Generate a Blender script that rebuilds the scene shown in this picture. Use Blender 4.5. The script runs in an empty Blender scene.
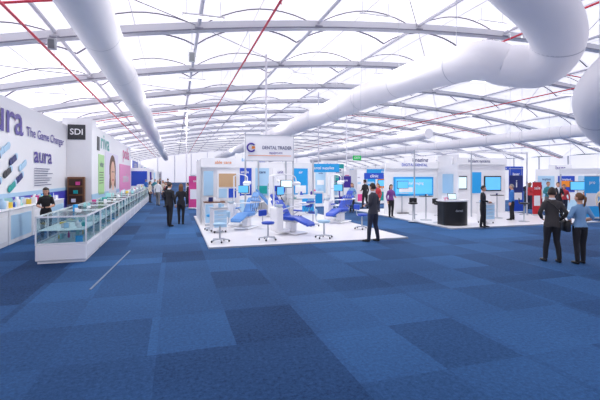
import bpy, bmesh, math, random
import numpy as np
from mathutils import Vector, Matrix
random.seed(7)
TH=math.atan(0.3125); CT=math.cos(TH); ST=math.sin(TH)
F=400.0; CH=2.0; HV=176.0
def H(b,a,z=0): return Vector((b*CT-a*ST, b*ST+a*CT, z))
def W2H(X,Y): return (X*CT+Y*ST, -X*ST+Y*CT)
def FP(u,v,z=0.0):
    Y=(CH-z)*F/(v-HV); return W2H((u-300)*Y/F,Y)
def P3(u,v,Y):
    b,a=W2H((u-300)*Y/F,Y); return Vector((b,a,CH+(HV-v)*Y/F))
def lin(r,g,b):
    f=lambda c:(c/255/12.92) if c/255<=.04045 else ((c/255+.055)/1.055)**2.4
    return (f(r),f(g),f(b),1)
MATS={}
def mat(name,rgb,rough=.5,metal=0,emit=0,spec=.5,var=0,alpha=1,scale=8):
    if name in MATS: return MATS[name]
    m=bpy.data.materials.new(name); m.use_nodes=True
    nt=m.node_tree; bs=nt.nodes['Principled BSDF']; c=lin(*rgb)
    bs.inputs['Base Color'].default_value=c; bs.inputs['Roughness'].default_value=rough
    bs.inputs['Metallic'].default_value=metal; bs.inputs['Specular IOR Level'].default_value=spec
    if emit: bs.inputs['Emission Color'].default_value=c; bs.inputs['Emission Strength'].default_value=emit
    if var:
        tc=nt.nodes.new('ShaderNodeTexCoord'); n=nt.nodes.new('ShaderNodeTexNoise'); n.inputs['Scale'].default_value=scale
        nt.links.new(tc.outputs['Object'],n.inputs['Vector'])
        r=nt.nodes.new('ShaderNodeMapRange'); r.inputs['To Min'].default_value=1-var; r.inputs['To Max'].default_value=1+var
        nt.links.new(n.outputs['Fac'],r.inputs['Value'])
        mx=nt.nodes.new('ShaderNodeVectorMath'); mx.operation='SCALE'; mx.inputs[0].default_value=c[:3]
        nt.links.new(r.outputs['Result'],mx.inputs['Scale']); nt.links.new(mx.outputs[0],bs.inputs['Base Color'])
    MATS[name]=m; return m
def glassmat():
    m=bpy.data.materials.new('case_glass'); m.use_nodes=True; nt=m.node_tree; nt.nodes.clear()
    o=nt.nodes.new('ShaderNodeOutputMaterial'); mx=nt.nodes.new('ShaderNodeMixShader'); t=nt.nodes.new('ShaderNodeBsdfTransparent'); g=nt.nodes.new('ShaderNodeBsdfGlossy')
    t.inputs['Color'].default_value=(.93,.98,.98,1); g.inputs['Roughness'].default_value=.05; mx.inputs[0].default_value=.2
    nt.links.new(t.outputs[0],mx.inputs[1]); nt.links.new(g.outputs[0],mx.inputs[2]); nt.links.new(mx.outputs[0],o.inputs[0]); return m
GLASS=glassmat()
WHITE=mat('white_panel',(240,240,243),.45,var=.02); WHITE2=mat('white_gloss',(246,246,249),.25,var=.01)
GREY=mat('aluminium',(190,194,202),.35,.5); DGREY=mat('dark_grey',(52,54,60),.5); BLACK=mat('black_plastic',(18,18,22),.35)
BLUE=mat('blue_vinyl',(30,75,190),.4,var=.05); SKYB=mat('sky_blue_print',(30,150,215),.4,emit=.15); NAVY=mat('navy_print',(22,38,110),.4)
PURP=mat('purple_print',(62,40,150),.4); TEAL=mat('teal_print',(20,165,160),.4); PINK=mat('magenta_print',(218,70,145),.4)
GREEN=mat('green_print',(90,185,70),.4); RED=mat('red_paint',(205,40,48),.4); ORANGE=mat('orange_print',(240,140,40),.4); YEL=mat('yellow_print',(245,210,70),.4)
WOOD=mat('wood_brown',(120,78,45),.5,var=.2); SCREEN=mat('lit_screen',(90,175,225),.2,emit=.6); SCREENW=mat('lit_screen_white',(215,235,245),.2,emit=.5)
LBLUE=mat('pale_blue_print',(175,212,238),.4); PTEAL=mat('pale_teal_print',(165,222,220),.4); SKINP=mat('portrait_print',(226,178,150),.5); LIGHT=mat('added_lamp_tube',(255,255,255),.5,emit=4)
PAL=[BLUE,SKYB,NAVY,PURP,TEAL,PINK,LBLUE,ORANGE,LBLUE,WHITE2]

_tc={}
def textmesh(s,size):
    k=(s,size)
    if k in _tc: return _tc[k]
    cu=bpy.data.curves.new('t','FONT'); cu.body=s; cu.size=size; cu.align_x='CENTER'; cu.align_y='CENTER'; cu.resolution_u=3; cu.offset=size*.012
    o=bpy.data.objects.new('t',cu); bpy.context.scene.collection.objects.link(o)
    dg=bpy.context.evaluated_depsgraph_get(); me=bpy.data.meshes.new_from_object(o.evaluated_get(dg))
    v=[tuple(x.co) for x in me.vertices]; f=[tuple(p.vertices) for p in me.polygons]
    bpy.data.objects.remove(o); bpy.data.meshes.remove(me); bpy.data.curves.remove(cu); _tc[k]=(v,f); return v,f

class B:
    def __init__(s): s.v=[];s.f=[];s.m=[];s.s=[];s.mats=[];s.M=Matrix.Identity(4)
    def mi(s,m):
        if m not in s.mats: s.mats.append(m)
        return s.mats.index(m)
    def add(s,vs,fs,m,smooth=False):
        o=len(s.v); i=s.mi(m)
        s.v+= [tuple(s.M@Vector(x)) for x in vs]
        for f in fs: s.f.append(tuple(o+k for k in f)); s.m.append(i); s.s.append(smooth)
    def box(s,c,d,m,rx=0,ry=0,rz=0,bev=0):
        bm=bmesh.new(); bmesh.ops.create_cube(bm,size=1)
        bmesh.ops.scale(bm,vec=d,verts=bm.verts)
        if bev>0: bmesh.ops.bevel(bm,geom=bm.edges[:],offset=bev,segments=3 if bev>.03 else 1,affect='EDGES',profile=.5)
        R=Matrix.Translation(c)@Matrix.Rotation(rz,4,'Z')@Matrix.Rotation(ry,4,'Y')@Matrix.Rotation(rx,4,'X')
        bm.verts.index_update(); vs=[R@v.co for v in bm.verts]; fs=[[v.index for v in f.verts] for f in bm.faces]; bm.free()
        s.add(vs,fs,m,bev>.03)
    def b2(s,x0,x1,y0,y1,z0,z1,m,bev=0): s.box(((x0+x1)/2,(y0+y1)/2,(z0+z1)/2),(abs(x1-x0),abs(y1-y0),abs(z1-z0)),m,bev=bev)
    def tube(s,pts,r,m,n=10,caps=True,smooth=True):
        pts=[Vector(p) for p in pts]; vs=[];fs=[]; rs=r if isinstance(r,(list,tuple)) else [r]*len(pts)
        prev=None
        for i,p in enumerate(pts):
            t=(pts[min(i+1,len(pts)-1)]-pts[max(i-1,0)]).normalized()
            if prev is None:
                ref=Vector((0,0,1)) if abs(t.z)<.9 else Vector((1,0,0)); x=t.cross(ref).normalized()
            else: x=(prev-t*prev.dot(t)).normalized()
            prev=x; y=t.cross(x)
            rr=rs[i]
            for k in range(n):
                an=2*math.pi*(k+(.5 if n==4 else 0))/n; vs.append(p+(x*math.cos(an)+y*math.sin(an))*rr)
        for i in range(len(pts)-1):
            for k in range(n): fs.append((i*n+k,i*n+(k+1)%n,(i+1)*n+(k+1)%n,(i+1)*n+k))
        s.add(vs,fs,m,smooth)
        if caps: s.add(vs[:n],[tuple(range(n))[::-1]],m); s.add(vs[-n:],[tuple(range(n))],m)
    def lathe(s,c,prof,m,n=20):
        vs=[];fs=[]
        for (r,z) in prof:
            for k in range(n): an=2*math.pi*k/n; vs.append((c[0]+r*math.cos(an),c[1]+r*math.sin(an),c[2]+z))
        for i in range(len(prof)-1):
            for k in range(n): fs.append((i*n+k,i*n+(k+1)%n,(i+1)*n+(k+1)%n,(i+1)*n+k))
        fs.append(tuple(range(n))[::-1]); fs.append(tuple((len(prof)-1)*n+k for k in range(n)))
        s.add(vs,fs,m,True)
    def ell(s,c,r,m,nu=12,nv=8,M=None):
        vs=[];fs=[]
        for j in range(nv+1):
            ph=math.pi*j/nv
            for i in range(nu):
                t=2*math.pi*i/nu; p=Vector((r[0]*math.sin(ph)*math.cos(t),r[1]*math.sin(ph)*math.sin(t),r[2]*math.cos(ph)))
                if M: p=M@p
                vs.append(Vector(c)+p)
        for j in range(nv):
            for i in range(nu): fs.append((j*nu+i,(j+1)*nu+i,(j+1)*nu+(i+1)%nu,j*nu+(i+1)%nu))
        s.add(vs,fs,m,True)
    def text(s,t,size,o,xd,m,sx=1):
        v,f=textmesh(t,size); o=Vector(o); xd=Vector(xd)
        s.add([o+xd*(p[0]*sx)+Vector((0,0,1))*p[1] for p in v],f,m)
    def finish(s,name,b=0,a=0,z=0,rot=0,world=False,scale=1):
        me=bpy.data.meshes.new(name); me.from_pydata(s.v,[],s.f)
        for m in s.mats: me.materials.append(m)
        me.polygons.foreach_set('material_index',s.m); me.polygons.foreach_set('use_smooth',s.s); me.update()
        o=bpy.data.objects.new(name,me); bpy.context.scene.collection.objects.link(o)
        o.location=H(b,a,z); o.rotation_euler=(0,0,rot if world else TH+rot); o.scale=(scale,)*3
        return o
def inst(o,name,b,a,z=0,rot=0,scale=1,world=False):
    n=bpy.data.objects.new(name,o.data); bpy.context.scene.collection.objects.link(n)
    n.location=H(b,a,z); n.rotation_euler=(0,0,rot if world else TH+rot); n.scale=(scale,)*3; return n
XD=(1,0,0)
BL,BR,A0,A1=-10.0,56.0,-10.0,130.0
def zr(b): return 10-4.0*((b-20)/32)**2

# ---------------- floor
def carpet():
    m=bpy.data.materials.new('blue_carpet'); m.use_nodes=True; nt=m.node_tree; N=nt.nodes.new; L=nt.links.new; bs=nt.nodes['Principled BSDF']
    bs.inputs['Roughness'].default_value=.85; bs.inputs['Specular IOR Level'].default_value=.15
    tc=N('ShaderNodeTexCoord')
    mp=N('ShaderNodeMapping'); mp.inputs['Scale'].default_value=(1,.8,1); mp.inputs['Location'].default_value=(.3,.2,0); L(tc.outputs['Object'],mp.inputs[0])
    fl=N('ShaderNodeVectorMath'); fl.operation='FLOOR'; L(mp.outputs[0],fl.inputs[0])
    wn=N('ShaderNodeTexWhiteNoise'); wn.noise_dimensions='3D'; L(fl.outputs[0],wn.inputs['Vector'])
    mp2=N('ShaderNodeMapping'); mp2.inputs['Scale'].default_value=(.5,.25,1); mp2.inputs['Location'].default_value=(.1,.4,.5); L(tc.outputs['Object'],mp2.inputs[0])
    fl2=N('ShaderNodeVectorMath'); fl2.operation='FLOOR'; L(mp2.outputs[0],fl2.inputs[0])
    wn2=N('ShaderNodeTexWhiteNoise'); L(fl2.outputs[0],wn2.inputs['Vector'])
    n1=N('ShaderNodeTexNoise'); n1.inputs['Scale'].default_value=22; n1.inputs['Detail'].default_value=6; n1.inputs['Roughness'].default_value=.85; L(tc.outputs['Object'],n1.inputs['Vector'])
    n2=N('ShaderNodeTexNoise'); n2.inputs['Scale'].default_value=.5; n2.inputs['Detail'].default_value=4; L(tc.outputs['Object'],n2.inputs['Vector'])
    def mm(a,b,op='ADD'):
        x=N('ShaderNodeMath'); x.operation=op
        for i,q in enumerate((a,b)):
            if isinstance(q,(int,float)): x.inputs[i].default_value=q
            else: L(q,x.inputs[i])
        return x.outputs[0]
    v=mm(mm(wn.outputs['Value'],.36,'MULTIPLY'),mm(wn2.outputs['Value'],.26,'MULTIPLY'))
    v=mm(v,mm(n1.outputs['Fac'],1.6,'MULTIPLY')); v=mm(v,mm(n2.outputs['Fac'],.4,'MULTIPLY')); v=mm(v,-.80)
    cr=N('ShaderNodeValToRGB'); cr.color_ramp.elements[0].color=lin(16,44,82); cr.color_ramp.elements[0].position=.1; cr.color_ramp.elements[1].color=lin(58,104,158); cr.color_ramp.elements[1].position=1
    L(v,cr.inputs[0]); L(cr.outputs[0],bs.inputs['Base Color'])
    bp=N('ShaderNodeBump'); bp.inputs['Strength'].default_value=.3; bp.inputs['Distance'].default_value=.01; L(n1.outputs['Fac'],bp.inputs['Height']); L(bp.outputs[0],bs.inputs['Normal'])
    return m
f=B(); f.add([(BL,A0,0),(BR,A0,0),(BR,A1,0),(BL,A1,0)],[(0,1,2,3)],carpet()); f.finish('floor')
# ---------------- tent walls
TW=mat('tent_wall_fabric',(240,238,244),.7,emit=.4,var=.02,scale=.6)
def wallpanel(name,p,q,zt,n):
    w=B(); p=Vector(p);q=Vector(q); d=(q-p)
    w.add([(p.x,p.y,0),(q.x,q.y,0),(q.x,q.y,zt),(p.x,p.y,zt)],[(0,1,2,3)],TW)
    for i in range(n+1):
        c=p+d*i/n; w.box((c.x,c.y,zt/2),(.2,.2,zt),GREY)
    w.finish(name)
wallpanel('wall_left',(BL,A0,0),(BL,A1,0),zr(BL)+.1,28); wallpanel('wall_right',(BR,A0,0),(BR,A1,0),zr(BR)+.1,28)
def gable(name,a):
    w=B(); n=40; vs=[];
    for i in range(n+1):
        b=BL+(BR-BL)*i/n; vs+=[(b,a,0),(b,a,zr(b)+.6)]
    w.add(vs,[(2*i,2*i+2,2*i+3,2*i+1) for i in range(n)],TW)
    for i in range(0,n+1,3):
        b=BL+(BR-BL)*i/n; w.box((b,a,zr(b)/2),(.18,.18,zr(b)),GREY)
    w.finish(name)
gable('wall_back',A1); gable('wall_front',A0)
# ---------------- ceiling membrane
MEM=mat('glowing_roof_membrane',(243,240,244),.7,emit=.68,var=.05,scale=.3)  # emission put into the fabric stands in for daylight through the roof
PB=5.5; NP=12; FS=7.0
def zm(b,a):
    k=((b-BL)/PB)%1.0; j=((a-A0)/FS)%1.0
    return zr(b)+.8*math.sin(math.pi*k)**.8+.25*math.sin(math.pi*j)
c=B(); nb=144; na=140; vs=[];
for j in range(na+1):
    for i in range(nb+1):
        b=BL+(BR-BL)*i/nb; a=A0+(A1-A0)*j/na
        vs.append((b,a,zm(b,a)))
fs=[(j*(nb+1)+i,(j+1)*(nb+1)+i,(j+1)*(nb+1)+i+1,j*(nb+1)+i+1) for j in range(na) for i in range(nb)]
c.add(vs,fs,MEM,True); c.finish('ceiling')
BEAM=mat('roof_beam_grey',(208,208,215),.4,.0); RIB=mat('roof_rib_dark',(130,128,144),.5); PUR=mat('purlin_white',(220,219,227),.4); EDGE=mat('beam_edge_grey',(138,138,152),.5)
fr=B()
a=A0+FS
while a<A1-5:
    n=30; top=[];e1=[];e2=[]
    for i in range(n+1):
        b=BL+.1+(BR-BL-.2)*i/n; top.append((b,a,zr(b)-.1)); e1.append((b,a-.2,zr(b)-.24)); e2.append((b,a+.2,zr(b)-.24))
    fr.tube(top,.26 if a<70 else .16,BEAM,n=4,smooth=False)
    if a<60:
        fr.tube(e1,.028,EDGE,n=4,caps=False); fr.tube(e2,.028,EDGE,n=4,caps=False)
        for k in range(1,NP):
            b=BL+PB*k; fr.box((b,a,zr(b)-.2),(.35,.5,.06),EDGE)
    a+=FS
fr.finish('roof_frame_beams')
pu=B()
for i in range(1,NP):
    b=BL+PB*i; pu.tube([(b,A0,zr(b)),(b,A1,zr(b))],.085,PUR,n=6)
for i in range(NP):
    b=BL+PB*(i+.5); pu.tube([(b,A0,zr(b)+.8),(b,A1,zr(b)+.8)],.02,PUR,n=4)
pu.finish('roof_purlins')
rb=B(); a=A0; q=0
while a<A1-40:
    for i in range(NP):
        for off in ((FS/2,) if a>30 else (0.35,FS/2)):
            pts=[]
            for k in range(11):
                b=BL+PB*(i+k/10); pts.append((b,a+off,zm(b+(1e-4 if k==0 else -1e-4),a+off)-.03))
            rb.tube(pts,.05 if off>1 else .03,RIB,n=4,caps=False)
        if a<45 and (i+q)%2==0:
            b=BL+PB*i; rb.tube([(b,a,zr(b)-.05),(b+PB,a+FS,zr(b+PB)-.05)],.02,RIB,n=3,caps=False)
    a+=FS; q+=1
rb.finish('roof_arched_ribs')
RP=mat('sprinkler_red',(215,60,80),.4)
def redline(b,z,a0=-5,a1=110):
    rp=B(); rp.tube([(b,a0,z),(b,a1,z)],.05,RP,n=6)
    a=5
    while a<90: rp.tube([(b,a,z),(b,a,zr(b)-.1)],.01,GREY,n=4); rp.tube([(b,a+1,z),(b,a+1,z-.15)],.02,RP,n=5); a+=FS
    rp.finish('sprinkler_pipe')
redline(3.4,7.9); redline(-4.8,7.0); redline(17,9.3); redline(30,8.9)
for aa,b0,b1 in ((14,BL+.3,3.2),(39,BL+.3,3.2),(22,17.2,BR-.5),(46,17.2,BR-.5)):
    rp=B(); rp.tube([(b,aa,zr(b)-.42) for b in np.linspace(b0,b1,10)],.04,RP,n=6); rp.finish('sprinkler_pipe')
# ---------------- ducts
DUCT=mat('duct_fabric_white',(238,236,241),.6,emit=.03,var=.02,scale=1.5); SEAM=mat('duct_seam',(200,200,210),.6)
def crom(P,n=10):
    P=[Vector(p) for p in P]; Q=[2*P[0]-P[1]]+P+[2*P[-1]-P[-2]]; out=[]
    for i in range(1,len(Q)-2):
        for k in range(n):
            t=k/n; p0,p1,p2,p3=Q[i-1:i+3]
            out.append(.5*((2*p1)+(-p0+p2)*t+(2*p0-5*p1+4*p2-p3)*t*t+(-p0+3*p1-3*p2+p3)*t**3))
    out.append(P[-1]); return out
def duct(P,r,seam=3.0,n=10,curve=True,r2=None):
    d=B(); pts=crom(P,n) if curve else [Vector(p) for p in P]
    N_=len(pts); rr=[r+(0 if r2 is None else (r2-r)*max(0,(i/(N_-1)-.5)*2)) for i in range(N_)]
    d.tube(pts,rr,DUCT,n=36)
    acc=0
    for i in range(len(pts)-1):
        seg=(pts[i+1]-pts[i]); L=seg.length; s=0
        while acc+ (L-s) >= seam:
            s+=seam-acc; acc=0; c0=pts[i]+seg*(s/L); dd=seg.normalized()*.02
            d.tube([c0-dd,c0+dd],rr[i]*1.01,SEAM,n=36,caps=False)
            if seam>2: d.tube([c0+Vector((0,0,rr[i])),(c0.x,c0.y,max(c0.z+rr[i]+.1,zr(c0.x)))],.012,GREY,n=4,caps=False)
        acc+=L-s
    d.finish('ventilation_duct')
duct([(-2.3,-6,6.6),(-2.3,110,6.6)],.64,5,1,False)
duct([(38,6,6.5),(38,110,6.5)],.66,5,1,False)
duct([(10.3,105,6.5),(10.3,60,6.5),(10.3,30,6.5),(10.3,18,6.5),P3(470,62,14.9),P3(508,66,14.0),P3(542,64,13.3),P3(558,40,12.6),P3(545,8,11.9),P3(515,-25,11.2),P3(470,-80,10.2)],.70,4,r2=.92)
duct([P3(720,20,11),P3(650,50,11.2),P3(612,78,11.6),P3(598,104,12.2),P3(618,132,13.5),P3(680,146,16)],.66,2.2)
duct([(24,34,6.2),(24,105,6.2)],.5,5,1,False)

def speaker(u,v,Y):
    p=P3(u,v,Y); s=B(); s.box((0,0,0),(.26,.24,.42),mat('speaker_grey',(165,168,176),.5),rx=.2,bev=.02)
    s.box((0,-.13,-.03),(.2,.02,.32),mat('speaker_grille',(105,108,115),.6),rx=.2); s.tube([(-.16,0,0),(-.16,0,.3),(.16,0,.3),(.16,0,0)],.012,GREY,n=5)
    s.tube([(0,0,.3),(0,0,max(.4,zr(p.x)-.1-p.z))],.015,GREY,n=5); s.finish('hanging_loudspeaker',p.x,p.y,p.z)
speaker(52,44,15); speaker(192,57,17); 
for b in (-6.5,1,8,14,22,31,41,50):  # grid of fittings and area lamps added to brighten walls and stands
    for a in (15,25,37,52,72):
        l=B(); z=zr(b)-.75; l.box((0,0,0),(1.5,.16,.08),WHITE,bev=.01); l.box((0,0,-.05),(1.4,.1,.03),LIGHT)
        for x in (-.6,.6): l.tube([(x,0,.03),(x,0,.6)],.01,GREY,n=4)
        l.finish('added_light_fitting',b,a,z)
        sl=bpy.data.lights.new('added_lamp_tube','AREA'); sl.shape='RECTANGLE'; sl.size=1.4; sl.size_y=.1; sl.energy=185 if a<40 else 230; sl.color=(1,.985,.96)
        so=bpy.data.objects.new('added_fill_lamp',sl); bpy.context.scene.collection.objects.link(so); so.location=H(b,a,z-.07); so.rotation_euler=(0,0,TH)  # added fill lamp under each fitting

# ---------------- left stand: printed walls
w=B(); bx=-5.5
w.b2(-5.7,bx,9.5,24,0,4.7,WHITE)
w.b2(bx,bx+.02,9.5,24,0,1.25,mat('violet_band',(70,70,190),.4)); w.b2(bx,bx+.025,9.5,24,1.25,1.4,LBLUE)
x=bx+.03; YD=(0,1,0)
w.text('aura',1.6,(x,15.75,4.0),YD,PURP,1.3)
w.text('The Game Changer',.52,(x,20.6,3.72),YD,PURP,1.3)
w.text('aura',.95,(x,20.0,2.85),YD,PURP,1.5)
for k in range(8): w.b2(x,x+.01,18.8,18.8+1.6+random.random()*1.4,2.3-k*.1,2.325-k*.1,NAVY)
for i,(yy,zz,mm_) in enumerate([(14.9,3.1,NAVY),(15.9,2.95,LBLUE),(15.2,2.6,DGREY),(16.6,2.6,NAVY),(14.8,2.2,LBLUE),(16.1,2.15,DGREY),(17.2,1.95,NAVY),(15.2,1.75,NAVY),(16.5,1.65,TEAL),(17.5,2.4,LBLUE)]):
    for sgn in (-1,1): w.ell((x,yy+.22*sgn,zz+.09*sgn),(.02,.2,.13),mm_ if sgn<0 else LBLUE,12,8,Matrix.Rotation(.4,4,'X').to_3x3())
    w.box((x+.01,yy,zz),(.03,.42,.2),mm_,rx=.4)
w.finish('printed_display_wall')
w=B()
w.b2(-5.7,-4.3,24,25.4,0,5.1,WHITE)
w.b2(-5.45,-4.6,23.97,24,3.95,4.75,DGREY); w.text('SDI',.45,(-5.02,23.95,4.35),XD,WHITE2,1.0)
w.b2(-5.4,-4.6,23.7,24,.5,1.95,WOOD,bev=.01)
for k in range(3): w.b2(-5.32,-4.68,23.68,23.72,.6+k*.45,.95+k*.45,mat('shelf_dark',(60,35,22),.6)); w.b2(-5.2+.1*k,-5.0+.1*k,23.6,23.7,.62+k*.45,.8+k*.45,[WHITE2,TEAL,PINK][k])
w.b2(-5.7,-4.3,25.4,44,0,4.8,WHITE)
x=-4.28
w.b2(-4.31,-4.29+.01,24,44,0,1.0,LBLUE)
w.text('riva',1.35,(x,28.3,4.1),YD,TEAL,1.7); w.text('pola',1.5,(x,39.8,4.0),YD,PINK,2.0)
w.b2(x-.01,x,25.5,26.3,3.5,4.3,DGREY)
w.b2(x-.01,x,25.9,27.9,.9,3.3,mat('poster_lime',(175,220,150),.5)); w.text('whiter',.5,(x+.02,26.9,2.7),YD,NAVY,.9)
for k in range(5): w.b2(x+.002,x+.012,26.2,27.6-random.random()*.3,2.2-k*.16,2.24-k*.16,DGREY)
w.b2(x-.01,x,28.3,34.4,.3,3.6,mat('poster_pale_lilac',(228,222,240),.5))
w.ell((x,31.5,2.4),(.015,1.55,1.1),mat('poster_hair',(96,60,38),.6),20,14); w.ell((x,30.5,1.3),(.014,.6,.9),mat('poster_hair',(0,0,0))); w.ell((x,32.5,1.3),(.014,.6,.9),mat('poster_hair',(0,0,0)))
w.ell((x+.005,31.5,.75),(.014,1.9,.7),WHITE2,20,12); w.b2(x+.01,x+.02,31.1,31.9,1.0,1.6,SKINP); w.ell((x+.012,31.5,2.15),(.015,1.05,.9),SKINP,20,14)
for sg_ in (-.4,.4): w.ell((x+.026,31.5+sg_,2.3),(.006,.19,.06),DGREY,10,6)
w.ell((x+.026,31.5,2.07),(.006,.07,.12),mat('poster_skin_shade',(205,150,125),.5),10,6); w.ell((x+.026,31.5,1.72),(.006,.3,.08),mat('poster_lips',(200,70,80),.5),10,6)
w.b2(x-.005,x+.01,35.2,43.5,.3,3.0,mat('poster_soft_pink',(228,130,185),.4)); w.text('smile',1.1,(x+.02,39.4,1.8),YD,WHITE2,1.8)
w.finish('printed_display_wall')
for i,(a0,a1,cm,tx) in enumerate([(46,53,PINK,'smile'),(55,63,BLUE,'ortho'),(65,74,WHITE,'clinic'),(76,86,TEAL,'dental'),(88,100,NAVY,'care')]):
    w=B(); w.b2(-5.6,-5.2,a0,a1,0,4.2-.2*i,WHITE); w.b2(-5.2,-5.17,a0,a1,3.2-.2*i,4.2-.2*i,cm); w.text(tx,1.0,(-5.15,(a0+a1)/2,3.7-.2*i),YD,WHITE2 if cm!=WHITE else BLUE,1.6)
    w.b2(-5.6,-3.0,a1-.2,a1,0,3.0,WHITE); w.b2(-5.1,-3.3,a1-.24,a1-.2,.8,2.6,PAL[i*3%10]); w.b2(-4,-3.2,a0+1,a0+3,0,1.05,WHITE); w.finish('exhibition_stand')

# ---------------- glass display counters
PALE=[WHITE2,WHITE2,WHITE2,WHITE2,LBLUE,LBLUE,PTEAL,PTEAL,WHITE2,TEAL,SKYB,YEL,PINK]
def products(bd,x0,x1,y0,y1,z,n,smax=.14,seed=0,pal=None):
    R=random.Random(seed); pal=pal or (PAL+[WHITE2]*6)
    for i in range(n):
        sx,sy,sz=[R.uniform(.04,smax) for _ in range(3)]; xx=R.uniform(x0+sx/2,x1-sx/2); yy=R.uniform(y0+sy/2,y1-sy/2); m=R.choice(pal)
        if R.random()<.3: bd.lathe((xx,yy,z),[(sx*.4,0),(sx*.42,sz*.7),(sx*.2,sz*.85),(sx*.2,sz*1.1)],m,8)
        else: bd.box((xx,yy,z+sz/2),(sx,sy,sz),m,rz=R.uniform(-.4,.4),bev=.006)
CASEIN=mat('case_interior',(222,240,242),.5)
def case(b,a,L,seed):
    d=B(); W=1.05; hh=1.08
    d.b2(0,W,0,L,.06,.42,WHITE2,bev=.015); d.b2(.04,W-.04,.04,L-.04,0,.07,WHITE)
    d.b2(.02,W-.02,.02,L-.02,.42,.428,CASEIN)
    for z in (.43,hh-.035): 
        for xx in (0.015,W-.015): d.b2(xx-.015,xx+.015,0,L,z,z+.035,WHITE2)
        for yy in (.015,L-.015): d.b2(0,W,yy-.015,yy+.015,z,z+.035,WHITE2)
    for xx in (.015,W-.015):
        for yy in (.015,L-.015,L/2): d.b2(xx-.015,xx+.015,yy-.015,yy+.015,.42,hh,WHITE2)
    d.b2(.02,W-.02,.02,L-.02,hh-.01,hh,GLASS)
    for a_ in ((.005,.009,.02,L-.02),(W-.009,W-.005,.02,L-.02),(.02,W-.02,.005,.009),(.02,W-.02,L-.009,L-.005)): d.b2(*a_,.45,hh-.03,GLASS)
    d.b2(.05,W-.05,.04,L-.04,.74,.752,CASEIN)
    products(d,.08,W-.08,.08,L-.08,.43,11,.16,seed,PALE); products(d,.08,W-.08,.08,L-.08,.753,9,.15,seed+1,PALE); products(d,.1,W-.1,.1,L-.1,hh+.001,3,.2,seed+2,PALE)
    d.finish('glass_display_counter',b,a)
a=10.4
for i in range(13):
    case(-3.02,a,1.85,i*5+1); a+=1.92
for i in range(4):
    d=B(); d.b2(0,.75,0,1.9,0,1.0,WHITE2,bev=.02); d.b2(.75,.76,.1,1.8,.15,.85,[WHITE,LBLUE,WHITE,LBLUE][i]); d.b2(-.03,.78,-.01,1.91,1.0,1.04,WHITE2,bev=.01)
    d.b2(.1,.7,-.012,0,.2,.8,LBLUE)
    products(d,.05,.7,.05,1.85,1.04,16,.28,i+50,PALE+[GREEN,BLUE]); d.finish('white_product_counter',-5.3,11.5+i*2.0)
p=FP(90,290); q=FP(130,251); s=B(); v=Vector((q[0]-p[0],q[1]-p[1],0)); L=v.length
s.b2(0,L,-.02,.02,0,.012,mat('strip_grey',(110,128,155),.6),bev=.004); s.finish('floor_cable_strip',p[0],p[1],.001,math.atan2(v.y,v.x))

# ---------------- central booth
VF=mat('white_vinyl_floor',(228,226,230),.3,var=.03,scale=2)
pf=B(); pf.b2(.9,7.1,11.2,20.3,0,.04,VF); pf.b2(.88,7.12,11.18,11.2,0,.045,GREY); pf.b2(7.1,7.12,11.18,20.3,0,.045,GREY); pf.b2(.88,.9,11.18,20.3,0,.045,GREY)
pf.finish('booth_platform')
bw=B(); Z0=.04
bw.b2(1.0,7.0,20.1,20.2,Z0,2.7,WHITE)
bw.b2(1.0,1.08,16.8,20.1,Z0,2.7,WHITE)
for k,(x0,x1,m) in enumerate([(1.2,1.9,LBLUE),(2.1,2.8,WHITE2),(3.0,3.7,BLUE),(3.9,4.6,LBLUE),(4.8,5.6,WHITE2),(5.9,6.7,SKYB)]):
    bw.b2(x0,x1,20.06,20.1,1.0,2.4,m); bw.b2(x0+.1,x1-.1,20.04,20.06,1.1,1.5,[NAVY,SKYB,WHITE2,TEAL,BLUE,WHITE2][k]); bw.text(['dental','clinic','smile','care','unit','air'][k],.2,((x0+x1)/2,20.03,2.2),XD,[WHITE2,BLUE,WHITE2,NAVY,PURP,WHITE2][k])
for xx in (1.04,2.55,4.05,5.5,7.0): bw.b2(xx-.03,xx+.03,20.0,20.12,Z0,2.8,GREY)
bw.b2(1.0,2.6,16.8,16.88,Z0,2.75,WHITE); bw.b2(1.0,2.6,16.72,16.8,2.35,2.75,WHITE2); bw.text('able care',.17,(1.9,16.71,2.56),XD,ORANGE,1.1)
bw.b2(1.12,1.5,16.75,16.8,1.2,2.2,LBLUE); bw.b2(1.65,2.5,16.7,16.8,1.0,2.2,WHITE2); bw.b2(1.72,2.43,16.68,16.7,1.55,2.1,mat('poster_wood',(206,170,130),.5)); bw.b2(1.72,2.05,16.68,16.7,1.1,1.48,LBLUE); bw.b2(2.12,2.43,16.68,16.7,1.1,1.48,BLUE)
bw.finish('booth_display_panels')
sg=B()
for xx in (2.7,4.7): sg.tube([(xx,16,Z0),(xx,16,3.72)],.035,GREY,n=8); sg.lathe((xx,16,Z0),[(.2,0),(.2,.02),(.05,.04)],GREY)
sg.b2(2.66,4.74,15.97,16.03,2.6,3.68,WHITE2,bev=.01); sg.b2(2.66,4.74,15.96,15.97,2.6,2.63,GREY); sg.b2(2.66,4.74,15.96,15.97,3.65,3.68,GREY)
sg.text('DENTAL TRADER',.19,(4.0,15.955,3.15),XD,NAVY,.84)
pts=[(2.93+.16*math.cos(t),15.95,3.15+.16*math.sin(t)) for t in np.linspace(.6,5.7,18)]
sg.tube(pts,.035,PURP,n=6); sg.b2(2.8,4.6,15.955,15.96,2.82,2.84,ORANGE); sg.b2(2.95,3.08,15.945,15.955,3.1,3.2,ORANGE)
sg.text('equipment',.13,(3.95,15.955,2.95),XD,PURP)
sg.finish('booth_header_sign')

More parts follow.
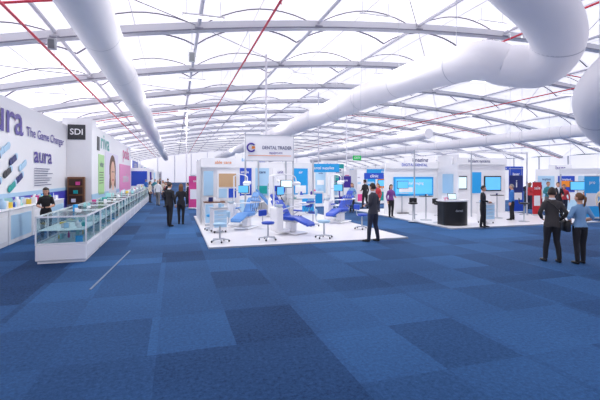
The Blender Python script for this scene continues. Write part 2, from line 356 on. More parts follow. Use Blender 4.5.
def dental_chair(u,v,rot,cm):
    d=B()
    d.box((0,0,.03),(.62,.95,.05),WHITE2,bev=.02); d.box((0,.05,.24),(.26,.36,.38),WHITE2,bev=.06); d.box((0,.0,.43),(.34,.6,.08),GREY,bev=.03)
    d.box((0,.0,.52),(.56,.6,.12),cm,bev=.05); d.box((0,-.55,.46),(.46,.62,.09),cm,rx=.28,bev=.04)
    d.box((0,-.84,.36),(.40,.14,.08),cm,rx=.5,bev=.03)
    d.box((0,.55,.80),(.54,.78,.11),cm,rx=.85,bev=.05); d.box((0,.60,.75),(.46,.66,.06),WHITE2,rx=.85,bev=.02)
    d.box((0,.90,1.20),(.28,.26,.09),cm,rx=.85,bev=.04); d.tube([(0,.78,1.02),(0,.92,1.18)],.025,GREY)
    for s_ in (-1,1): d.tube([(.24*s_,.2,.5),(.34*s_,.24,.62),(.34*s_,.0,.74)],.022,GREY,n=8); d.box((.34*s_,.05,.75),(.08,.42,.05),cm,bev=.02)
    d.box((-.62,.1,.52),(.28,.4,.8),WHITE2,bev=.06); d.lathe((-.62,-.02,.92),[(.05,0),(.12,.03),(.15,.09),(.13,.09),(.04,.03)],mat('bowl_glass',(200,215,225),.1)); d.tube([(-.62,.15,.9),(-.62,.15,1.1),(-.62,.05,1.13),(-.62,-.0,1.08)],.012,GREY)
    d.box((-.45,0,.12),(.5,.3,.1),WHITE2,bev=.03)
    d.tube([(-.62,.25,.9),(-.62,.25,1.95)],.028,WHITE2); d.tube(crom([(-.62,.25,1.95),(-.3,.1,2.02),(.05,-.05,1.95),(.1,-.1,1.78)],6),.02,WHITE2)
    d.box((.1,-.12,1.7),(.3,.16,.12),WHITE2,rx=.4,bev=.04); d.box((.1,-.15,1.64),(.24,.1,.02),SCREENW,rx=.4)
    d.tube([(-.62,.25,1.4),(-.35,.35,1.42)],.018,GREY); d.box((-.25,.33,1.45),(.42,.04,.3),BLACK,rz=.2,bev=.012); d.box((-.255,.305,1.45),(.38,.01,.26),SCREEN,rz=.2)
    d.tube(crom([(-.5,.1,.8),(-.1,-.3,.95),(.4,-.4,.98),(.55,-.25,1.0)],6),.02,WHITE2); d.box((.55,-.2,1.02),(.46,.32,.06),WHITE2,bev=.025); d.box((.55,-.36,1.06),(.4,.06,.05),cm,bev=.015)
    for k in range(5):
        xx=.39+k*.08; d.tube([(xx,-.36,1.06),(xx,-.42,1.2)],[.009,.013],GREY,n=6); d.tube(crom([(xx,-.4,1.0),(xx,-.46,.75),(xx,-.3,.68),(xx,-.15,.98)],5),.007,DGREY,n=5)
    b,a=FP(u,v,.04); return d.finish('dental_chair',b,a,.04,rot)
def stool(b,a,cm,z=.04,back=True,rot=0):
    d=B()
    for k in range(5):
        t=2*math.pi*k/5; d.tube([(0,0,.1),(.27*math.cos(t),.27*math.sin(t),.07)],[.025,.018],GREY,n=8); d.ell((.27*math.cos(t),.27*math.sin(t),.032),(.03,.03,.032),BLACK,8,6)
    d.tube([(0,0,.09),(0,0,.32),(0,0,.5)],[.03,.025,.02],GREY)
    d.lathe((0,0,.48),[(.05,0),(.18,.01),(.2,.04),(.19,.08),(.1,.095)],cm)
    if back: d.tube(crom([(0,.1,.5),(0,.24,.55),(0,.26,.75)],5),.014,GREY); d.box((0,.25,.82),(.34,.06,.2),cm,bev=.028)
    return d.finish('dental_stool',b,a,z,rot)
def trolley(b,a,cm=WHITE2,rot=0,hh=.85,z=.04):
    d=B(); d.box((0,0,hh/2+.03),(.5,.48,hh-.1),WHITE2,bev=.02)
    for k in range(4): d.box((0,-.245,.2+k*(hh-.25)/4+.06),(.44,.012,(hh-.3)/4),cm,bev=.004); d.tube([(-.1,-.26,.24+k*(hh-.25)/4+.06),(.1,-.26,.24+k*(hh-.25)/4+.06)],.008,GREY,n=6)
    d.box((0,0,hh),(.54,.52,.03),GREY,bev=.008)
    for sx in (-.2,.2):
        for sy in (-.19,.19): d.ell((sx,sy,.035),(.03,.03,.035),BLACK,8,6)
    products(d,-.2,.2,-.2,.2,hh+.016,5,.15,int(b*100)); return d.finish('instrument_trolley',b,a,z,rot)
def monitor_stand(b,a,rot=0,z=.04,h=1.5,scr=SCREEN,w_=.7):
    d=B(); d.box((0,0,.02),(.6,.45,.04),BLACK,bev=.01); d.tube([(0,0,.03),(0,0,h)],.03,GREY); d.box((0,-.05,h),(w_,.05,w_*.6),BLACK,bev=.012); d.box((0,-.078,h),(w_-.06,.008,w_*.6-.06),scr); d.box((0,-.15,h-.45),(.5,.3,.03),GREY,bev=.008)
    return d.finish('monitor_on_stand',b,a,z,rot)
PBV=mat('pale_blue_vinyl',(95,150,215),.4)
dental_chair(292,233,.5,BLUE); dental_chair(246,228,-.6,PBV); dental_chair(340,222,-.9,BLUE); dental_chair(276,215.5,1.2,PBV)
for (u,v,cm) in [(324,238,LBLUE),(220,242,LBLUE),(212,230,SKYB),(268,240,BLUE),(362,229,BLUE),(313,226,BLUE)]:
    b,a=FP(u,v,.04); stool(b,a,cm,rot=random.uniform(-2,2))
for (b,a,r) in [(1.45,14.2,.2),(2.1,17.9,-.3),(5.6,18.6,0)]:
    trolley(b,a,random.choice([WHITE2,LBLUE]),r)
monitor_stand(4.9,17.9,.2,h=1.6,w_=.6,scr=SCREENW)
def counter(b,a,w_,d_,h_,m,acc,rot=0,z=0,txt=None,seed=1,n=5,top=WHITE2):
    d=B(); d.b2(-w_/2,w_/2,0,d_,0,h_-.04,m,bev=.012); d.b2(-w_/2-.03,w_/2+.03,-.03,d_+.03,h_-.04,h_,top,bev=.01)
    d.b2(-w_/2+.08,w_/2-.08,-.012,0,.15,h_-.18,acc)
    products(d,-w_/2,w_/2,0,d_,h_,n,.18,seed); return d.finish('reception_counter',b,a,z,rot)
counter(3.2,19.2,1.4,.5,1.0,WHITE2,LBLUE,z=.04); counter(6.3,19.3,1.1,.5,1.0,WHITE2,SKYB,z=.04)
d=B(); d.b2(-.4,.4,0,.45,.06,.9,WHITE2,bev=.01); d.b2(-.42,.42,-.02,.47,.9,.94,WOOD,bev=.01); d.b2(-.36,.36,.02,.43,0,.07,GREY)
for k in (-.19,.19): d.b2(k-.17,k+.17,-.014,0,.12,.84,LBLUE); d.tube([(k+.12,-.03,.4),(k+.12,-.03,.55)],.008,GREY,n=6)
products(d,-.3,.3,.05,.4,.94,6,.2,77); d.finish('dental_cabinet',1.5,16.1,.04,0)

# ---------------- generic stands
RECTS=[]
WORDS=['dental','ortho','clinic','implant','care','smile','supply','endo','hygiene','laser','medical','x-ray','air','pro']
def stand(b,a,w_,d_,seed,rot=0,h=2.5,tower=False,plat=True,name='exhibition_stand',pale=False):
    RECTS.append((b-w_/2-.5,b+w_/2+.5,a-.7-abs(rot)*1.5,a+d_+.5))
    R=random.Random(seed); d=B(); acc=R.choice([BLUE,SKYB,NAVY,SKYB,TEAL,PURP]); acc2=R.choice([LBLUE,SKYB,WHITE2,BLUE,LBLUE,TEAL] if not pale else [LBLUE,WHITE2,SKYB])
    if plat: d.b2(-w_/2,w_/2,0,d_,0,.03,R.choice([mat('grey_carpet',(175,180,192),.9),VF,WHITE]))
    d.b2(-w_/2,w_/2,d_-.06,d_,.03,h,WHITE)
    for s_ in (-1,1):
        if R.random()<.6: d.b2(s_*w_/2-.03,s_*w_/2+.03,d_*R.uniform(.3,.7),d_,.03,h,WHITE)
        d.b2(s_*(w_/2-.03)-.03,s_*(w_/2-.03)+.03,0,.06,.03,h,GREY)
    fm=R.choice([acc,WHITE2,WHITE2]); d.b2(-w_/2,w_/2,-.03,.0,h-.3,h,fm); d.text(R.choice(WORDS),.24,(R.uniform(-.2,.2)*w_,-.04,h-.17),XD,WHITE2 if fm is acc else NAVY,1.2)
    n=int(w_/1.0)
    for k in range(n):
        x0=-w_/2+.12+k*(w_-.1)/n; x1=x0+(w_-.1)/n-.2
        m=R.choice([LBLUE,WHITE2,WHITE2,WHITE2,SCREENW,SKYB,BLUE] if pale else PAL+[WHITE2,WHITE2,WHITE2,WHITE2,SCREENW,LBLUE,SKYB])
        d.b2(x0,x1,d_-.09,d_-.06,R.uniform(.7,1.3),h-.4,m); d.b2(x0+.12,x1-.12,d_-.1,d_-.09,1.35,1.35+R.uniform(.15,.4),R.choice(PAL+[WHITE2]))
        d.text(R.choice(WORDS),.16,((x0+x1)/2,d_-.11,h-.6),XD,WHITE2 if m in (BLUE,NAVY,PURP,SKYB,TEAL,PINK) else NAVY)
    cx=R.uniform(-w_/2+.6,w_/2-.6); d.b2(cx-.5,cx+.5,.15,.6,.03,1.0,WHITE2,bev=.01); d.b2(cx-.4,cx+.4,.135,.15,.2,.85,acc2); products(d,cx-.45,cx+.45,.18,.58,1.0,6,.25,seed)
    d.box((-cx*.6,d_*.6,1.45),(.8,.05,.5),BLACK,bev=.01); d.box((-cx*.6,d_*.6-.03,1.45),(.74,.01,.44),SCREEN); d.tube([(-cx*.6,d_*.6+.02,.03),(-cx*.6,d_*.6+.02,1.4)],.03,GREY)
    products(d,-w_/2+.2,w_/2-.2,d_-.6,d_-.15,.03,8,.6,seed+3)
    if tower:
        d.b2(-.8,.8,d_*.5-.06,d_*.5+.06,h+.2,h+1.0,WHITE2); d.text(R.choice(WORDS),.38,(0,d_*.5-.07,h+.6),XD,acc,1.0)
        for s_ in (-.7,.7): d.tube([(s_,d_*.5,.03),(s_,d_*.5,h+.3)],.03,GREY)
    return d.finish(name,b,a,0,rot)
sd=100
for (aa,b0,b1,t) in [(25,2.6,9.5,0),(26.5,13,26,1),(35,2.6,34,1),(46,3,44,1),(60,3,52,1),(80,3,52,1)]:
    b=b0+2
    while b<b1:
        ww=random.choice([3.6,4.2,5]); stand(b,aa+random.uniform(-.5,.5),ww,3,sd,h=2.5+random.choice([0,0,.3,.6]),tower=random.random()<.35); sd+=1
        b+=ww+random.choice([.05,.05,1.8])
for (b,aa,ww,r) in [(20.8,15.2,3.4,-.45),(25.4,17.2,3.6,-.3),(30.5,16,3.8,-.5),(36,19,4,-.6),(31,23.5,4,-.2)]:
    stand(b,aa,ww,3,sd,rot=r,h=2.4,pale=True); sd+=1

# ---------------- right island stand
p2=B(); p2.b2(9.9,17.5,12.6,21.5,0,.04,VF); p2.b2(9.88,17.52,12.58,12.6,0,.045,GREY); p2.b2(9.88,9.9,12.58,21.5,0,.045,GREY); p2.finish('booth_platform')
r=B()
r.b2(10.4,14.0,18.5,18.6,.04,2.75,WHITE); r.b2(10.9,13.3,18.45,18.5,.95,1.95,SKYB); r.b2(11.0,13.2,18.43,18.45,1.05,1.85,SCREEN); r.text('digital imaging',.2,(12.1,18.42,1.62),XD,WHITE2); r.b2(11.2,12.0,18.42,18.43,1.15,1.4,WHITE2)
r.b2(10.4,14.0,18.4,18.5,2.4,2.75,WHITE2); r.text('DIGITAL DENTAL',.2,(12.1,18.38,2.58),XD,BLUE)
r.b2(13.6,13.7,16.9,18.5,.04,3.1,WHITE); r.b2(13.55,13.6,17.2,18.0,1.1,2.1,LBLUE)
r.b2(13.65,17.0,17.3,17.4,.04,2.9,WHITE); r.b2(13.85,14.5,17.26,17.3,1.3,2.0,DGREY); r.b2(13.91,14.44,17.24,17.26,1.36,1.94,SCREENW)
r.b2(14.8,15.4,17.26,17.3,1.1,2.2,SKYB); r.b2(15.6,16.7,17.26,17.3,1.2,2.0,BLACK); r.b2(15.66,16.64,17.24,17.26,1.26,1.94,SCREEN)
r.b2(13.5,17.0,17.2,17.4,2.6,2.95,WHITE2); r.text('implant systems',.22,(15.2,17.18,2.78),XD,NAVY)
for xx in (10.45,13.6,17.0): r.tube([(xx,15.9,.04),(xx,15.9,3.2)],.035,GREY)
r.b2(10.45,17,15.87,15.93,3.1,3.2,WHITE2)
r.finish('booth_display_panels')
d=B(); n=16; vs=[]; 
for z in (.0,.98):
    for k in range(n+1):
        t=math.pi*k/n; vs.append((-.55*math.cos(t),-.3*math.sin(t),z))
    vs+=[(.55,.45,z),(-.55,.45,z)]
m_=n+3; d.add(vs,[tuple(range(m_))[::-1],tuple(range(m_,2*m_))]+[(i,(i+1)%m_,(i+1)%m_+m_,i+m_) for i in range(m_)],BLACK)
d.add([(v[0]*1.08,v[1]*1.08,1.0 if v[2]<.5 else 1.05) for v in vs],[tuple(range(m_))[::-1],tuple(range(m_,2*m_))]+[(i,(i+1)%m_,(i+1)%m_+m_,i+m_) for i in range(m_)],WHITE2)
d.b2(-.15,.25,0,.28,1.05,1.07,GREY); d.box((.05,.3,1.19),(.4,.015,.26),BLACK,rx=-.25); d.box((.05,.29,1.19),(.36,.01,.22),SCREENW,rx=-.25); products(d,-.5,-.2,-.1,.3,1.05,4,.15,4)
d.text('dental',.14,(0,-.31,.62),XD,GREY)
b,a=FP(455,225,.04); d.finish('reception_counter',b,a,.04,.2-TH,scale=.95)
def bartable(u,v):
    d=B(); d.lathe((0,0,0),[(.26,0),(.26,.02),(.04,.05),(.03,1.03),(.05,1.05)],GREY); d.lathe((0,0,1.05),[(.3,0),(.31,.015),(.3,.03)],BLACK); products(d,-.15,.15,-.15,.15,1.08,2,.12,3); b,a=FP(u,v,.04); d.finish('bar_table',b,a,.04)
def barstool(u,v,m=BLACK):
    d=B(); d.lathe((0,0,0),[(.22,0),(.22,.015),(.035,.04),(.025,.74)],GREY); d.lathe((0,0,.74),[(.1,0),(.19,.02),(.2,.05),(.17,.08)],m); d.tube([(.18*math.cos(t),.18*math.sin(t),.3) for t in np.linspace(0,2*math.pi,16)],.01,GREY,n=5); d.box((0,.19,.9),(.32,.04,.22),m,bev=.015); d.tube([(0,.16,.78),(0,.2,.9)],.015,GREY); b,a=FP(u,v,.04); d.finish('bar_stool',b,a,.04,random.uniform(-1,1))
bartable(426,220); barstool(413,221.5); barstool(438.5,222.5); bartable(497,218); barstool(524,221.5)
b,a=FP(470,226,.04); trolley(b+1.3,a+.6,LBLUE)
b,a=FP(402,214); monitor_stand(b,a,0,h=1.5,z=.04)
def rollup(u,v,m,t,h=2.0,w_=.85,rot=0):
    d=B(); d.box((0,0,.05),(w_+.05,.2,.09),GREY,bev=.02); d.b2(-w_/2,w_/2,-.005,.005,.09,h,m); d.tube([(0,.04,.09),(0,.04,h)],.012,GREY,n=6); d.box((0,0,h),(w_,.03,.03),GREY)
    d.b2(-w_/2+.08,w_/2-.08,-.012,-.005,h*.3,h*.6,WHITE2); d.text(t,.22,(0,-.015,h-.3),XD,WHITE2); b,a=FP(u,v); d.finish('roll_up_banner',b,a,0,rot-TH*.5)
    RECTS.append((b-.7,b+.7,a-.5,a+.5))
rollup(516,213,BLUE,'laser',2.4); rollup(537,216,RED,'sale',1.7,.5); rollup(592,219,SKYB,'pro',2.0,.8); rollup(345,205,PURP,'care',2.0); rollup(196,209,PINK,'sale',2.0)
def hsign(u,v,Y,w_,h_,m,t,tm,size,name='hanging_sign'):
    p=P3(u,v,Y); d=B(); d.box((0,0,0),(w_,.06,h_),m,bev=.01); d.text(t,size,(0,-.04,0),XD,tm)
    for s_ in (-1,1): d.tube([(s_*w_*.45,0,h_/2),(s_*w_*.45,0,max(.6,zr(p.x)-.5-p.z))],.008,GREY,n=4)
    d.finish(name,p.x,p.y,p.z,-TH*.6)
EXITG=mat('exit_green',(20,150,70),.4,emit=.6)
hsign(357,158,20,.42,.24,EXITG,'EXIT',WHITE2,.14,'exit_sign')
hsign(323,168,24,2.0,.5,SKYB,'dental supplies',WHITE2,.23); hsign(496,163,23.5,1.4,.42,WHITE2,'ortho',BLUE,.38); hsign(374,176,24,1.2,.36,BLUE,'clinic',WHITE2,.26)
hsign(516,184,18.5,.65,.8,NAVY,'i',WHITE2,.5); hsign(420,160,23,1.9,.42,WHITE2,'imaging',NAVY,.32); hsign(560,168,28,1.8,.5,WHITE2,'laser',PURP,.4); hsign(232,168,22,1.3,.4,WHITE2,'ortho',RED,.32)
for (b,a) in [(4.8,21.6),(12.0,33),(1.0,38),(17.8,40)]:
    d=B(); d.tube([(0,0,0),(0,0,zr(b)-.4)],.06,PUR,n=12); d.lathe((0,0,0),[(.2,0),(.2,.03),(.08,.05)],GREY); d.finish('support_post',b,a)

# ---------------- people
SKIN=mat('skin',(215,162,135),.55,var=.04); EYE=mat('eye_white',(235,235,235),.3); PUP=mat('eye_dark',(30,20,18),.3); LIP=mat('lips',(170,90,85),.5); SHOE=mat('shoe_black',(20,18,20),.4)
SUIT=mat('suit_charcoal',(62,62,72),.8,var=.15); SUITB=mat('suit_black',(30,30,38),.8,var=.15); JEAN=mat('trousers_navy',(42,46,66),.8,var=.12); TROU=mat('trousers_black',(26,26,33),.8,var=.15); CHINO=mat('trousers_grey',(120,118,122),.8,var=.1)
SHIRTW=mat('shirt_white',(230,232,238),.7); SHIRTB=mat('shirt_light_blue',(120,160,200),.7,var=.08); SHIRTN=mat('shirt_blue',(45,115,190),.7,var=.08); TOPP=mat('top_purple',(120,60,140),.7); TOPR=mat('top_red',(190,50,58),.7); COATG=mat('coat_olive_grey',(66,62,62),.85,var=.15)
HD=mat('hair_dark',(42,28,22),.6,var=.2,scale=40); HB=mat('hair_brown',(110,72,42),.6,var=.2,scale=40); HG=mat('hair_grey',(140,135,130),.6,var=.2,scale=40)
def ringloft(pts,n=14):
    vs=[];fs=[]
    P=[Vector(p[:3]) for p in pts]
    for i,p in enumerate(pts):
        t=(P[min(i+1,len(P)-1)]-P[max(i-1,0)]).normalized(); x=Vector((1,0,0)); x=(x-t*x.dot(t))
        if x.length<.25: x=Vector((0,1,0)); x=x-t*x.dot(t)
        x.normalize(); y=t.cross(x); rx=p[3]; ry=p[4] if len(p)>4 else p[3]
        for k in range(n):
            an=2*math.pi*k/n; vs.append(P[i]+x*math.cos(an)*rx+y*math.sin(an)*ry)
    for i in range(len(pts)-1):
        for k in range(n): fs.append((i*n+k,i*n+(k+1)%n,(i+1)*n+(k+1)%n,(i+1)*n+k))
    fs.append(tuple(range(n))[::-1]); fs.append(tuple((len(pts)-1)*n+k for k in range(n)))
    return vs,fs
def person(name,X,Y,face,h,top,legs,hair,hairstyle='short',arms=None,z=0,shirt=None,sleeve='long',pitch=0,turn=0,step=0,spread=.1,female=False,vox=.017,bag=None,tie=None):
    A={'L':((.245,.04,1.12),(.245,-.05,.87)),'R':((-.245,.04,1.12),(-.245,-.05,.87))}
    if arms: A.update(arms)
    sw=.92 if female else 1.0
    parts=[]
    hem=.84 if top in (SUIT,SUITB,COATG) else .93
    hipw=.172 if female else .165; wst=.12 if female else .148
    parts.append(([(0,0,hem,hipw,.125),(0,0,.95,hipw,.122),(0,0,1.10,wst,.105),(0,-.005,1.25,.162*sw,.115),(0,.0,1.36,.178*sw,.108),(0,.01,1.42,.15*sw,.088),(0,.01,1.455,.105*sw,.07),(0,.01,1.49,.062,.06)],'top'))
    parts.append(([(0,0,.86,.15,.115),(0,0,.95,.16,.118)],'legs'))
    parts.append(([(0,.012,1.44,.062),(0,.0,1.50,.057),(0,-.008,1.58,.058)],'skin'))
    for s_,k in ((1,'L'),(-1,'R')):
        st=step*s_
        parts.append(([(s_*.085,0,.93,.09,.105),(s_*.09,-st*.3,.76,.088,.1),(s_*(.088+spread*.05),-st*.5-.015,.5,.066,.07),(s_*spread,-st*.7+.0,.33,.06,.066),(s_*spread*1.05,-st+.015,.09,.05,.056)],'legs'))
        parts.append(([(s_*spread*1.05,-st+.06,.045,.038,.04),(s_*spread*1.08,-st-.03,.045,.042,.042),(s_*spread*1.2,-st-.14,.034,.044,.03),(s_*spread*1.2,-st-.19,.03,.028,.022)],'shoe'))
        S=Vector((s_*.168*sw,.01,1.375)); E=Vector(A[k][0]); Wr=Vector(A[k][1])
        parts.append(([(s_*.08*sw,.01,1.40,.055),(*S,.064),(*(S*.5+E*.5),.054),(*E,.047)],'top'))
        parts.append(([(*E,.047),(*(E*.5+Wr*.5),.042),(*Wr,.031 if sleeve=='short' else .036)],'top' if sleeve=='long' else 'skin'))
    vs=[];fs=[]
    for p,t in parts:
        v,f=ringloft(p); o=len(vs); vs+=v; fs+=[tuple(o+q for q in ff) for ff in f]
    me=bpy.data.meshes.new('tmp'); me.from_pydata([tuple(v) for v in vs],[],fs); o=bpy.data.objects.new('tmp',me); bpy.context.scene.collection.objects.link(o)
    m=o.modifiers.new('r','REMESH'); m.mode='VOXEL'; m.voxel_size=vox
    m=o.modifiers.new('s','SMOOTH'); m.iterations=4; m.factor=.5
    dg=bpy.context.evaluated_depsgraph_get(); ev=bpy.data.meshes.new_from_object(o.evaluated_get(dg))
    V=np.zeros(len(ev.vertices)*3); ev.vertices.foreach_get('co',V); V=V.reshape(-1,3)
    C=np.array([tuple(p.center) for p in ev.polygons])
    segs=[];tags=[]
    for p,t in parts:
        for i in range(len(p)-1): segs.append((p[i][:3],p[i+1][:3],(p[i][3]+p[i+1][3])/2)); tags.append(t)
    D=[]
    for (p0,p1,r_) in segs:
        p0=np.array(p0);p1=np.array(p1);dv=p1-p0; t=np.clip(((C-p0)@dv)/(dv@dv),0,1); D.append(np.linalg.norm(C-(p0+t[:,None]*dv),axis=1)/r_)
    idx=np.argmin(np.array(D),axis=0)
    mm_={'top':top,'legs':legs,'skin':SKIN,'shoe':SHOE}
    bd=B()
    bd.v=[tuple(x) for x in V]
    for pi,p in enumerate(ev.polygons):
        t=tags[idx[pi]]; cx,cy,cz=C[pi]
        if abs(cx)<.1 and cz>1.3: t='skin' if cz>1.482 else 'top'
        if t=='legs' and cz>hem+.01 and abs(cx)<.22: t='top'
        if t=='top' and abs(cx)<.16 and cz<hem-.01: t='legs'
        mt=mm_[t]
        if t=='top' and shirt and cy<-.04 and 1.18<cz and abs(cx)<.055*(cz-1.18)/.3+.004: mt=tie if (tie and abs(cx)<.018) else shirt
        bd.f.append(tuple(p.vertices)); bd.m.append(bd.mi(mt)); bd.s.append(True)
    bpy.data.objects.remove(o); bpy.data.meshes.remove(ev)
    if shirt:
        v,f=ringloft([(0,.012,1.462,.074,.07),(0,.006,1.508,.064,.063)],16); bd.add(v,f[:-2],shirt,True)
    for s_,k in ((1,'L'),(-1,'R')):
        E=Vector(A[k][0]); Wr=Vector(A[k][1]); dr=(Wr-E).normalized(); th=Vector((0,-1,0)); th=(th-dr*th.dot(dr))
        if th.length<.3: th=Vector((-s_,0,0)); th=th-dr*th.dot(dr)
        th.normalize(); nn=dr.cross(th).normalized()
        if nn.x*s_>0: nn=-nn
        if abs(nn.x)<.3 and nn.z>0: nn=-nn
        def fr_(a_,b_,c_): return Wr+dr*a_+th*b_+nn*c_
        ring=[(-.01,.024,.017),(.02,.033,.017),(.06,.042,.016),(.088,.040,.013)]; pv=[];pf_=[]
        for (dd,wx,wy) in ring:
            for q in range(10):
                an=2*math.pi*q/10; pv.append(fr_(dd,wx*math.cos(an),wy*math.sin(an)))
        for i in range(3):
            for q in range(10): pf_.append((i*10+q,i*10+(q+1)%10,(i+1)*10+(q+1)%10,(i+1)*10+q))
        pf_.append(tuple(range(30,40))); bd.add(pv,pf_,SKIN,True)
        for fi,(off,ln) in enumerate([(.031,.070),(.011,.080),(-.010,.074),(-.030,.058)]):
            bd.tube([fr_(.07,off,0),fr_(.088+ln*.4,off*1.1,.008),fr_(.088+ln*.72,off*1.1,.024),fr_(.088+ln*.86,off*1.05,.044)],[.010,.0092,.0085,.006],SKIN,n=6)
        bd.tube([fr_(.018,.025,.004),fr_(.045,.050,.012),fr_(.072,.060,.02),fr_(.092,.058,.028)],[.013,.0115,.010,.007],SKIN,n=6)
        if sleeve=='long' and shirt: bd.tube([Wr-dr*.02,Wr+dr*.008],[.034,.033],shirt,n=10)
    HM=Matrix.Translation((0,-.005,1.528))@Matrix.Rotation(turn,4,'Z')@Matrix.Rotation(pitch,4,'X')@Matrix.Scale(1.06,4); bd.M=HM
    cz=.095; nu,nv=24,18; hv=[];hf=[]
    def hp(ph,t,k=1.0):
        x=math.sin(ph)*math.cos(t); y=math.sin(ph)*math.sin(t); zz=math.cos(ph)
        wx=.077*(1-.28*max(0,-zz)**1.6); wy=.096*(1-.10*max(0,-zz)); yy=y*wy-.012*max(0,-zz)*(1 if y<0 else -1.0)
        if y>0 and zz<-.3: yy*=.75
        return Vector((x*wx*k,yy*k-.012,zz*.118*k+cz))
    for j in range(nv+1):
        for i in range(nu): hv.append(hp(math.pi*j/nv,2*math.pi*i/nu))
    hf=[(j*nu+i,(j+1)*nu+i,(j+1)*nu+(i+1)%nu,j*nu+(i+1)%nu) for j in range(nv) for i in range(nu)]
    bd.add(hv,hf,SKIN,True)
    bd.tube([(0,-.100,cz+.012),(0,-.116,cz-.012),(0,-.122,cz-.028),(0,-.106,cz-.036)],[.007,.011,.014,.009],SKIN,n=8)
    for s_ in (-1,1):
        bd.ell((s_*.031,-.092,cz+.006),(.014,.01,.008),EYE,8,6); bd.ell((s_*.031,-.1,cz+.006),(.006,.004,.006),PUP,8,6); bd.box((s_*.031,-.099,cz+.026),(.032,.008,.006),hair)
        bd.ell((s_*.077,-.002,cz-.008),(.012,.022,.032),SKIN,8,8)
    bd.ell((0,-.095,cz-.060),(.025,.008,.007),LIP,10,6)
    hv=[hp(math.pi*j/nv,2*math.pi*i/nu,1.10 if hairstyle!='bald' else 1.02) for j in range(nv+1) for i in range(nu)]
    def keep(f_):
        c_=sum((hv[q] for q in f_),Vector())/4; zz=(c_.z-cz)/.118; y=c_.y
        lim=-.45 if hairstyle!='bald' else -.3
        if hairstyle=='bald' and zz>.45: return False
        if y<-.05: return zz>.52
        if y<-.01: return zz>.1
        return zz>lim
    bd.add(hv,[f_ for f_ in hf if keep(f_)],hair,True)
    if hairstyle=='pony':
        bd.ell((0,.09,cz+.05),(.03,.03,.03),hair); bd.tube(crom([(0,.09,cz+.05),(0,.135,cz+.0),(0,.12,cz-.1),(0,.1,cz-.2)],4),[.02]*3+[.026]*5+[.022]*3+[.014,.008],hair,n=8)
    if hairstyle=='long':
        v,f=ringloft([(0,.02,cz+.06,.085,.08),(0,.035,cz-.03,.09,.07),(0,.05,cz-.12,.09,.05),(0,.058,cz-.19,.07,.03),(0,.06,cz-.22,.04,.015)],16); bd.add(v,f,hair,True)
    bd.M=Matrix.Identity(4)
    if bag:
        bd.box((-.27,.05,.86),(.12,.3,.26),bag,bev=.04); bd.tube(crom([(-.24,-.04,.98),(-.05,-.15,1.25),(.12,-.1,1.43),(.12,.08,1.43),(-.05,.16,1.25),(-.24,.12,.98)],5),.014,bag,n=6)
    b,a=W2H(X,Y); sc=h/1.76
    return bd.finish(name,b,a,z,face,world=True,scale=sc)
def at(u,Y): return ((u-300)*Y/F,Y)
D2=math.radians
clasp={'L':((.26,.03,1.14),(.07,-.21,1.06)),'R':((-.26,.03,1.14),(-.07,-.21,1.10))}
person('standing_man',*at(373,12.2),D2(-130),1.79,SUIT,JEAN,HD,'short',clasp,z=.0,shirt=SHIRTW,turn=-.3,spread=.13,step=.08,vox=.014)
m1=person('standing_man',*at(169.5,15.9),D2(160),1.76,SUITB,TROU,HD,'short',{'L':((.26,.02,1.14),(.12,-.2,1.1)),},shirt=SHIRTW,spread=.11,step=.1)
m2=person('standing_woman',*at(181,16.6),D2(-165),1.68,SUITB,TROU,HB,'long',None,female=True,spread=.08,step=.05)
person('shop_assistant_woman',*at(46,12.6),D2(25),1.66,mat('tshirt_black',(24,24,28),.8),TROU,HD,'long',{'L':((.23,-.06,1.14),(.13,-.3,1.10)),'R':((-.23,-.06,1.14),(-.12,-.28,1.10))},sleeve='short',pitch=.35,female=True,vox=.015)
person('standing_man',*at(552,9.3),D2(172),1.74,COATG,TROU,HD,'short',{'L':((.27,.0,1.15),(.14,-.2,1.02)),'R':((-.3,.06,1.14),(-.22,-.12,.97))},shirt=SHIRTW,turn=-.5,spread=.12,step=.06,vox=.013,bag=BLACK)
person('standing_woman',*at(580,9.1),D2(178),1.62,SHIRTB,TROU,HB,'pony',{'L':((.30,.06,1.15),(.17,-.10,1.02)),'R':((-.29,.05,1.14),(-.16,-.14,1.04))},sleeve='short',turn=.35,female=True,spread=.09,step=-.04,vox=.013)
m3=person('standing_man',*at(483,15.2),D2(60),1.60,SUITB,TROU,HD,'short',clasp,z=.04,shirt=SHIRTW,tie=RED,spread=.11,step=.06)
m4=person('standing_man',*at(512,17.8),D2(-120),1.60,SHIRTN,TROU,HG,'short',None,z=.04,spread=.1,step=.05)
m5=person('standing_woman',*at(391,19.3),D2(20),1.6,TOPP,TROU,HD,'long',{'L':((.24,0,1.14),(.1,-.24,1.1))},z=0,female=True,spread=.08)
m6=person('standing_woman',*at(378,22),D2(-60),1.6,TOPR,JEAN,HB,'long',None,female=True,spread=.08,vox=.02)
m7=person('standing_man',*at(158,27),D2(180),1.75,SHIRTW,CHINO,HG,'bald',None,spread=.1,step=.12,vox=.02)
m8=person('standing_woman',*at(352,22),D2(-30),1.62,SHIRTB,TROU,HB,'long',clasp,female=True,spread=.08,vox=.02)
m9=person('standing_man',*at(548,21.5),D2(10),1.7,mat('jumper_teal',(60,140,150),.8),CHINO,HB,'short',clasp,spread=.1,step=.05,vox=.02)
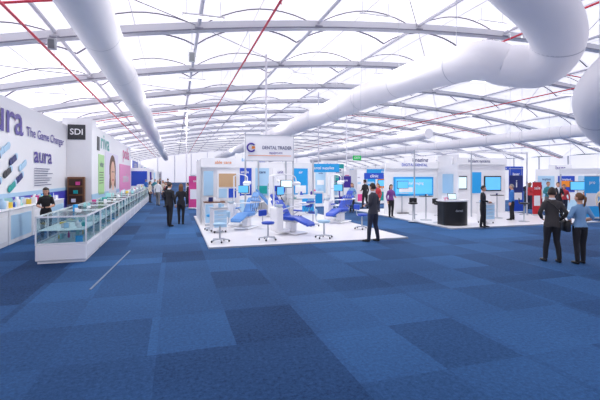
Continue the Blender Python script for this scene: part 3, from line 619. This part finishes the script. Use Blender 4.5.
m10=person('standing_woman',*at(603,17.5),D2(-30),1.62,mat('blouse_cream',(225,210,190),.8),JEAN,HD,'long',None,female=True,spread=.08,vox=.02)
R=random.Random(5); pool=[m1,m2,m3,m4,m5,m6,m7,m8,m9,m10,m9,m10]
placed=[tuple(W2H(*at(u,Y))) for u,Y in [(158,27),(352,22),(548,21.5),(603,17.5),(391,19.3),(378,22),(512,17.8)]]
spots=[(150,30),(163,33),(155,38),(146,42),(160,48),(152,55),(168,40),(166,26),(188,26),(540,18.5),(558,18.5),(572,18),(580,23),(596,17),(527,26),(551,27),(586,17),(530,20),(365,24),(385,31),(330,31),(390,42),(448,24.5),(470,31),(340,42),(425,31),(500,24),(535,31),(560,32),(430,42),(208,31),(238,42),(564,17),(545,17)]
for (u,Y) in spots:
    ok=False
    for tr in range(30):
        X,Yy=at(u,Y); b,a=W2H(X,Yy)
        hit=any(r0<b<r1 and r2<a<r3 for (r0,r1,r2,r3) in RECTS) or any((b-p_[0])**2+(a-p_[1])**2<.6 for p_ in placed) or (9.7<b<17.8 and 12<a<22) or (.5<b<7.3 and 11<a<20.6)
        if not hit: ok=True; break
        Y+=.5
    if not ok: continue
    placed.append((b,a)); o=R.choice(pool); inst(o,o.name.split('.')[0],b,a,0,R.uniform(0,6.28),o.scale[0]*R.uniform(.97,1.04),world=True)

# ---------------- world, camera
w=bpy.data.worlds.new('World'); bpy.context.scene.world=w; w.use_nodes=True
nt=w.node_tree; bg=nt.nodes['Background']; sky=nt.nodes.new('ShaderNodeTexSky'); sky.sky_type='HOSEK_WILKIE'; nt.links.new(sky.outputs[0],bg.inputs[0]); bg.inputs[1].default_value=.8
cd=bpy.data.cameras.new('camera'); cd.sensor_width=36; cd.lens=24; cd.shift_y=-24/600; cd.clip_end=500
co=bpy.data.objects.new('camera',cd); bpy.context.scene.collection.objects.link(co); co.location=(0,0,CH); co.rotation_euler=(math.pi/2,0,0); bpy.context.scene.camera=co
bpy.context.scene.view_settings.view_transform='Standard'
bpy.context.scene.view_settings.exposure=.2
